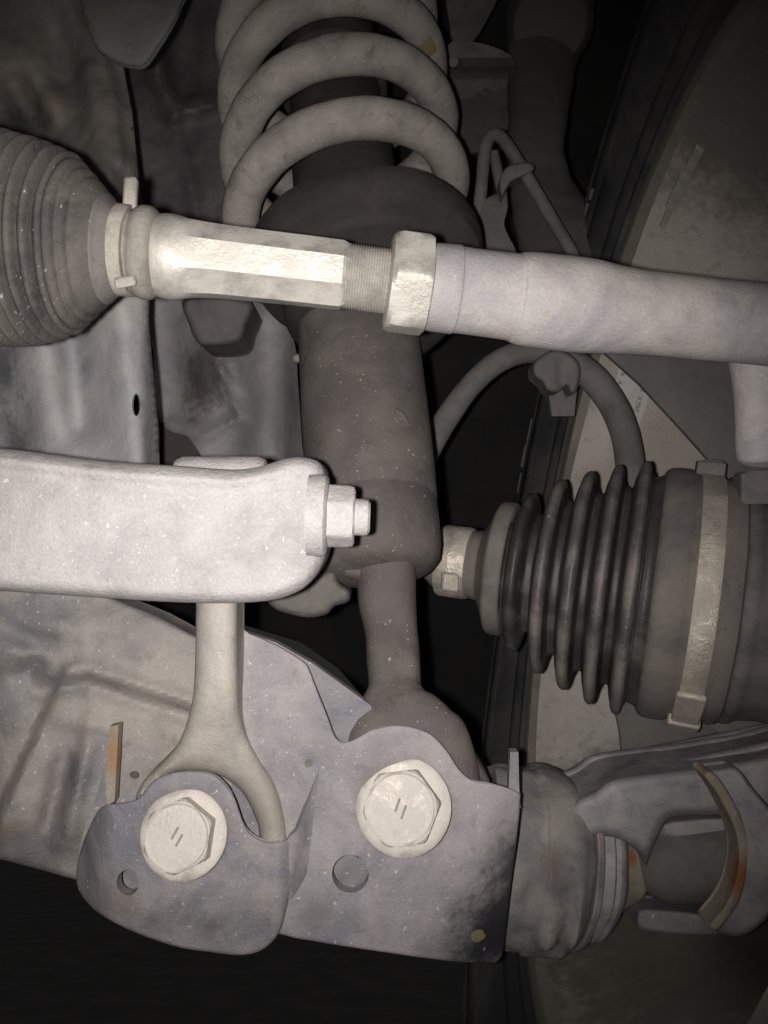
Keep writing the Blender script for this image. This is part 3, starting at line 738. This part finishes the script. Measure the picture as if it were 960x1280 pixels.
sheet('left_bracket', [(134, 1006), (150, 1004), (172, 998), (186, 982), (200, 971), (228, 964), (262, 967), (280, 979), (293, 997), (302, 1022), (312, 1041), (328, 1051), (345, 1053), (362, 1050), (366, 1062), (366, 1100), (360, 1125), (352, 1158), (340, 1178),
      (322, 1190), (298, 1194), (262, 1190), (228, 1185), (190, 1174), (154, 1159), (126, 1143), (106, 1124), (96, 1104), (97, 1076), (108, 1042), (122, 1014)],
      dleft, .0042, 'bracket', ca, holes=[(160, 1103, 14, 16)], step=6, sub=3, round_px=5, round_d=.0012)
# side walls of the left bracket
def dwall(X):
    x, y = X[:, 0], X[:, 1]
    return .2465 + .0055*sstep(x-.12*(1100-y), 358, 388)
sheet('bracket_side', [(355, 1056), (370, 1040), (386, 1000), (399, 960), (400, 975), (396, 1030), (388, 1080), (372, 1112), (358, 1122)], dwall, .003, 'bracket', ca, step=5, sub=2, bevel=0)
sheet('bracket_rim', [(137, 908), (148, 906), (146, 950), (143, 1002), (135, 1006), (132, 990)], .2585, .004, 'rust', ca, step=5, sub=1, smooth=False)
sheet('bracket_flank', [(134, 950), (138, 1000), (128, 1030), (108, 1060), (98, 1090), (96, 1080), (104, 1040), (122, 990)], .262, .008, 'bracket', ca, step=6, sub=2)
# paint dot on the right plate
h = []
sheet('paint_dot', [(590, 1166), (600, 1162), (607, 1166), (605, 1173), (596, 1178), (589, 1174)], lambda X: dright(X)-.00025, .0006, 'yellow', right_plate, step=4, bevel=0, amp=0)

# flange bolts: washer, chamfered hex head with two grade marks
def flange_bolt(px, py, d, rw_, rh, twist, tilt, parent):
    n = V(*tilt).normalized()              # towards the viewer
    c0 = P(px, py, d)
    root = bpy.data.objects.new('flange_bolt', None); COL.objects.link(root); root.empty_display_size = .01
    root.parent = parent; root.location = c0-origin(parent)
    R1 = rw_/FPX*d; R2 = rh/FPX*d
    vs, fs = lathe(c0-n*.003, c0+n, [(0, R1*.97), (.0035, R1), (.0045, R1*.99), (.0050, R1*.95), (.0054, R2*1.02)], 48, amp=.00015)
    mk('washer', vs, fs, 'bolt', root, sharp=30)
    # hex head
    u = (RIGHT-n*RIGHT.dot(n)).normalized(); v = n.cross(u)
    vv, ff = [], []; SGM = 72
    def hexr(a):
        b = (a-twist) % (math.pi/3)-math.pi/6
        return math.cos(math.pi/6)/math.cos(b)
    for (hh, cap, sc) in ((.0022, 9, 1), (.0062, 9, 1), (.0074, .955, 1), (.0081, .90, 1), (.0082, .86, 1), (.0078, .80, 1)):
        for k in range(SGM):
            a = 2*math.pi*k/SGM; r = min(hexr(a), cap)*R2*sc
            vv.append(c0+n*hh+u*(r*math.cos(a))+v*(r*math.sin(a)))
    for i in range(5):
        for k in range(SGM): ff.append((i*SGM+k, i*SGM+(k+1) % SGM, (i+1)*SGM+(k+1) % SGM, (i+1)*SGM+k))
    ff.append(tuple(5*SGM+k for k in range(SGM))); ff.append(tuple(range(SGM-1, -1, -1)))
    hd = mk('hex_head', vv, ff, 'bolt', root, sharp=22)
    for s in (-1, 1):
        dirv = (u*(.38+.5*(twist-.2))+v*.92).normalized(); per = n.cross(dirv)
        vs, fs = box(c0+n*.0079+per*(s*R2*.10)+dirv*(s*R2*.05), dirv, per, n, R2*.17, R2*.03, .0003)
        mk('grade_mark', vs, fs, 'mark', hd)
    return root
flange_bolt(231, 1042, .2415, 55, 45, .42, (-.05, .28, -1), ca)
flange_bolt(505, 1008, .2500, 60, 49, .12, (-.16, .28, -1), ca)

# ================================================================== STABILIZER LINK + BAR
lk = thing('stabilizer_link', 'grey drop link with forked foot under the white bar', 'drop link', P(270, 1050, .252))
sheet('forged_body', [(246, 640), (297, 640), (297, 760), (297, 850), (299, 885), (306, 915), (322, 945), (342, 975), (354, 1010), (358, 1060), (328, 1062), (322, 1030), (306, 995), (285, 975), (262, 966), (228, 964), (206, 972), (190, 990), (170, 1000), (178, 978), (200, 955), (222, 930), (236, 895), (243, 850), (245, 760)],
      lambda X: .2375+.0095*sstep(X[:, 1], 850, 965)-.0022*gauss(X[:, 0], X[:, 1], 300, 985, 60, 26)*0, .012, 'link', lk, step=5, sub=4, round_px=22, round_d=.0065, bevel=0)
vs, fs = lathe(P(222, 606, .236), P(333, 606, .236), [(-.0005, .006), (0, .0075), (.002, .0084), (.024, .0084), (.026, .0075), (.0265, .006)], 32, amp=.0002)
mk('upper_bushing', vs, fs, 'arm', lk)

sb = thing('stabilizer_bar', 'whitish dust covered flat bar end with nut and bolt', 'stabilizer bar', P(200, 740, .215))
out = [(-140, 556), (-60, 556), (0, 560), (60, 567), (140, 577), (220, 582), (290, 587), (325, 583), (350, 575), (372, 571), (392, 574), (403, 582), (408, 600), (411, 640), (410, 680), (404, 704), (390, 726), (370, 741), (335, 751), (280, 754), (200, 752), (100, 745), (0, 738), (-140, 728)]
def dsb(X):
    x, y = X[:, 0], X[:, 1]
    top = np.interp(x, [-140, 0, 140, 290, 350, 410], [556, 560, 577, 587, 575, 575])
    d = .2125 + .0015*((y-655)/85)**2 + .002*sstep(x, 330, 410)
    d = d - .0011*np.exp(-((y-top-16)/6.5)**2)*sstep(x, 375, 330) + .0006*np.exp(-((y-top-30)/8)**2)*sstep(x, 375, 330)
    d = d - .0015*gauss(x, y, 384, 640, 14, 70)
    return d
sheet('bar_end', out, dsb, .014, 'arm', sb, step=5, sub=3, round_px=15, round_d=.0065, bevel=0, amp=.0003, sharp=70)
N0 = P(386, 644, .2165); N1 = P(470, 647, .2165)
mm = .2165/FPX
vs, fs = lathe(N0, N1, [(0, 52*mm), (17*mm, 52*mm), (21*mm, 51*mm), (24*mm, 47*mm), (25*mm, 36*mm)], 48, amp=.0002); mk('washer', vs, fs, 'arm', sb)
def hexlathe(p0, p1, prof, twist, mat, name, parent, sharp=25):
    ax_ = (p1-p0).normalized(); u = (-FWD-ax_*(-FWD).dot(ax_)).normalized(); v = ax_.cross(u); vv = []; ff = []; n = 72
    for t, r, cap in prof:
        for k in range(n):
            a = 2*math.pi*k/n; b = (a-twist) % (math.pi/3)-math.pi/6
            rr = min(r*math.cos(math.pi/6)/math.cos(b), cap)
            vv.append(p0+ax_*t+u*(rr*math.cos(a))+v*(rr*math.sin(a)))
    for i in range(len(prof)-1):
        for k in range(n): ff.append((i*n+k, i*n+(k+1) % n, (i+1)*n+(k+1) % n, (i+1)*n+k))
    ff.append(tuple(range(n-1, -1, -1))); ff.append(tuple((len(prof)-1)*n+k for k in range(n)))
    return mk(name, vv, ff, mat, parent, sharp=sharp)
hexlathe(N0, N1, [(22*mm, 40*mm, 1), (50*mm, 40*mm, 1), (56*mm, 40*mm, 37*mm), (58*mm, 40*mm, 33*mm)], -math.pi/6+.12, 'arm', 'nut', sb)
vs, fs = lathe(N0, N1, [(50*mm, 23*mm), (70*mm, 23*mm), (74*mm, 22*mm), (77*mm, 18*mm)], 32, amp=.0001); mk('bolt_end', vs, fs, 'arm', sb)

# torn bushing rubber behind the bar
rb = sheet('rubber_bushing', [(330, 742), (352, 735), (400, 715), (418, 712), (424, 728), (437, 738), (436, 752), (418, 758), (408, 768), (385, 772), (355, 766), (338, 757)], .295, .012, 'scrap', None, step=5, sub=3, round_px=9, round_d=.006, bevel=0, amp=.001)
tag(rb, 'grey torn rubber bushing lip peeking out under the nut of the white bar', 'bushing')

# ================================================================== TIE ROD
tr = thing('tie_rod', 'bright steel tie rod with thread, lock nut and grey forged end', 'tie rod', P(430, 345, .230))
def trp(x): return np.interp(x, [-60, 150, 210, 280, 430, 535, 610, 700, 800, 900, 1060], [292, 316, 321, 328, 345, 359, 368, 379, 391, 401, 416]), .2205+.000022*(x-150)
def trw(x): y, d = trp(x); return P(x, y, d)
T0 = trw(150)
l = [(150, 44), (185, 46), (200, 50), (212, 51.5), (222, 50.5), (240, 47.5), (265, 45), (300, 44), (360, 43), (420, 42.3), (428, 41.5), (434, 38)]
rc = catmull(l, 5)
def octo(a, i):
    b = (a+math.pi/8) % (math.pi/4)-math.pi/8
    k = float(sstep(np.array(rc[i][0]), 222, 262))
    return 1+k*(math.cos(math.pi/8)/math.cos(b)*1.02-1)
vs, fs = sweep([trw(p[0]) for p in rc], [p[1]/FPX*trp(p[0])[1] for p in rc], 64, ref=(-FWD-UP*.1).normalized(), shape=octo, amp=.00012)
mk('flat_sided_rod', vs, fs, 'rod', tr, sharp=17)
pr = []; xs = []; n = 17
for k in range(n):
    x = 431+(486-431)*k/n; w = (486-431)/n
    xs += [x, x+w*.5]; pr += [40.5, 38.2]
vs, fs = sweep([trw(x) for x in xs], [r/FPX*trp(x)[1] for x, r in zip(xs, pr)], 48)
mk('thread', vs, fs, 'thread', tr, sharp=80)
p0, p1 = trw(484), trw(535); sc = trp(510)[1]/FPX
hexlathe(p0, p1, [(0, 66*sc, 52*sc), (2*sc, 66*sc, 58*sc), (7*sc, 66*sc, 63*sc), (12*sc, 66*sc, 1), (44*sc, 66*sc, 1), (50*sc, 66*sc, 62*sc), (52*sc, 66*sc, 56*sc)], 0.05-math.pi/6+math.pi/6, 'rod', 'lock_nut', tr)
l = [(531, 52), (540, 53.5), (560, 54), (569, 54), (572, 52.6), (590, 52.2), (625, 52.6), (643, 53), (646, 54.6), (660, 57), (700, 58), (735, 57.5), (765, 54), (800, 51.5), (850, 50.5), (900, 50), (960, 50), (1060, 50)]
c = catmull(l, 5)
def flatt(a, i):
    x = c[i][0]; k = float(sstep(np.array(x), 560, 575)*(1-sstep(np.array(x), 640, 652)))
    return 1-.05*k*max(0, math.cos(a))**8
vs, fs = sweep([trw(p[0]) for p in c], [p[1]/FPX*trp(p[0])[1] for p in c], 48, shape=flatt, amp=.00025, wsc=70)
te = mk('rod_end', vs, fs, 'rodend', tr, sharp=60)
vs, fs = tube_px([(950, 405, .252, 42), (948, 450, .253, 36), (946, 480, .254, 29), (948, 520, .256, 28), (951, 555, .258, 30), (952, 574, .259, 28), (952, 580, .259, 22)], 28, 5, amp=.0003)
mk('ball_stud_boot', vs, fs, 'rodend', te, sharp=60)
hexlathe(P(958, 590, .30), P(958, 660, .30), [(0, .012, .0105), (.001, .012, 1), (.012, .012, 1)], .2, 'joint', 'castle_nut', te)

# ---- steering rack bellows on the left
bt = thing('steering_bellows', 'dusty ribbed rubber bellows clamped on the bright tie rod', 'bellows', P(60, 420, .222))
L0 = P(-80, 293, .2195); L1 = P(190, 317, .2205)
def blp(l): return [((x+80)/FPX*.22*1.004, r/FPX*.2205) for x, r in l]
prof = []
x = -80
while x < 84:
    base = np.interp(x, [-80, 0, 40, 84], [132, 129, 122, 106])
    prof += [(x, base-8), (x+3, base-3), (x+6.5, base+1), (x+10, base+1), (x+12.5, base-4)]
    x += 14.6
prof += [(88, 97), (92, 101), (97, 101.5), (101, 98), (103, 92), (106, 92), (109, 91.5), (112, 88), (114, 83), (117, 82.5), (122, 79), (131, 69), (138, 61), (143, 57), (147, 53), (150, 50), (163, 50), (166, 49.5)]
vs, fs = lathe(L0, L1, smooth_prof(blp(prof), 2), 80, amp=.0007, wsc=70, seed=2, caps=False)
bo = mk('rubber_boot', vs, fs, 'boot', bt, sharp=80)
M['lipd'] = dusty('dusty_rubber_lip', (.20,.185,.165), (.34,.315,.275), .55, 60, .75, 0, .4)
vs, fs = lathe(L0, L1, smooth_prof(blp([(163, 49), (165, 50.5), (169, 51), (173, 54), (180, 56.5), (188, 56), (193, 52.5), (196, 48), (198, 41)]), 3), 64, caps=False, amp=.0005, wsc=110, seed=3)
mk('boot_lip', vs, fs, 'lipd', bt, sharp=80)
vs, fs = lathe(L0, L1, smooth_prof(blp([(132, 67.4), (134, 67.2), (138, 62.2), (143, 58), (147.5, 53.6), (149, 51)]), 3), 64, caps=False, amp=.0007, wsc=70, seed=2)
mk('boot_neck', vs, fs, 'hose', bt, sharp=80)
vs, fs = lathe(L0, L1, blp([(146, 46), (146.5, 54.5), (148, 55.5), (162, 55), (163.5, 54), (164, 46)]), 64, caps=False, amp=.0002)
cl = mk('clamp', vs, fs, 'clampd', bt)
vs, fs = box(P(163, 246, .2185), V(1, .02, 0), V(.05, 1, 0), V(0, 0, 1), 8.5*.00022, 24*.00022, .0016)
mk('clamp_tab', vs, fs, 'clampd', cl, bevel=.0011)
vs, fs = box(P(157, 352, .2115), V(1, .2, 0).normalized(), V(-.2, 1, 0).normalized(), V(0, .3, 1).normalized(), 13*.00022, 7*.00022, .0012)
mk('clamp_ear', vs, fs, 'clampd', cl, bevel=.0008)
# ================================================================== BRAKE PIPE + SENSOR HOSE
bh = thing('brake_pipe', 'thin grey brake pipe bent to a point and clipped', 'brake pipe', P(620, 310, .43))
vs, fs = tube_px([(600, 330, .445, 8), (598, 280, .44, 8), (602, 230, .435, 8), (606, 190, .43, 8), (612, 172, .43, 8), (622, 169, .43, 8), (634, 181, .428, 8), (655, 214, .424, 8), (688, 270, .42, 8), (722, 328, .416, 8), (752, 380, .41, 8)], 14, 6)
mk('pipe', vs, fs, 'hose', bh, sharp=60)
sheet('clip', [(632, 210), (650, 203), (664, 204), (668, 212), (656, 219), (640, 226), (633, 236), (628, 246), (624, 228)], .418, .008, 'hose', bh, step=4, sub=3, round_px=4, round_d=.002)
sheet('bracket', [(604, 256), (616, 244), (632, 243), (634, 262), (630, 280), (636, 296), (644, 312), (650, 340), (600, 340), (598, 300)], lambda X: .432-.003*gauss(X[:, 0], X[:, 1], 620, 252, 20, 6), .003, 'hose', bh, step=5, sub=3)
vs, fs = tube_px([(617, 190, .436, 6), (622, 215, .436, 7), (628, 245, .436, 6), (630, 260, .436, 5)], 10, 5); mk('strap', vs, fs, 'hose', bh)

sh = thing('sensor_hose', 'arched grey rubber hose passing behind the forged tie rod end', 'hose', P(690, 470, .40))
vs, fs = tube_px([(525, 590, .42, 15), (540, 555, .42, 15), (562, 517, .42, 15), (592, 478, .42, 14.5), (626, 450, .418, 14.5), (665, 439, .415, 15), (704, 446, .412, 17), (738, 470, .41, 18), (764, 502, .408, 18), (782, 545, .405, 18), (788, 590, .40, 18), (788, 650, .40, 18)], 22, 7, amp=.0003)
mk('hose', vs, fs, 'hose', sh, sharp=60)
sheet('clip', [(668, 452), (684, 440), (700, 436), (720, 448), (726, 462), (722, 486), (714, 492), (708, 482), (698, 490), (684, 488), (678, 478), (667, 468)], lambda X: .396+.003*gauss(X[:, 0], X[:, 1], 703, 470, 8, 20), .014, 'hose', sh, step=4, sub=3, round_px=7, round_d=.004, bevel=0, amp=.0007)
sheet('clip_stem', [(684, 480), (722, 480), (718, 520), (690, 520)], .412, .006, 'joint', sh, step=6, smooth=False)
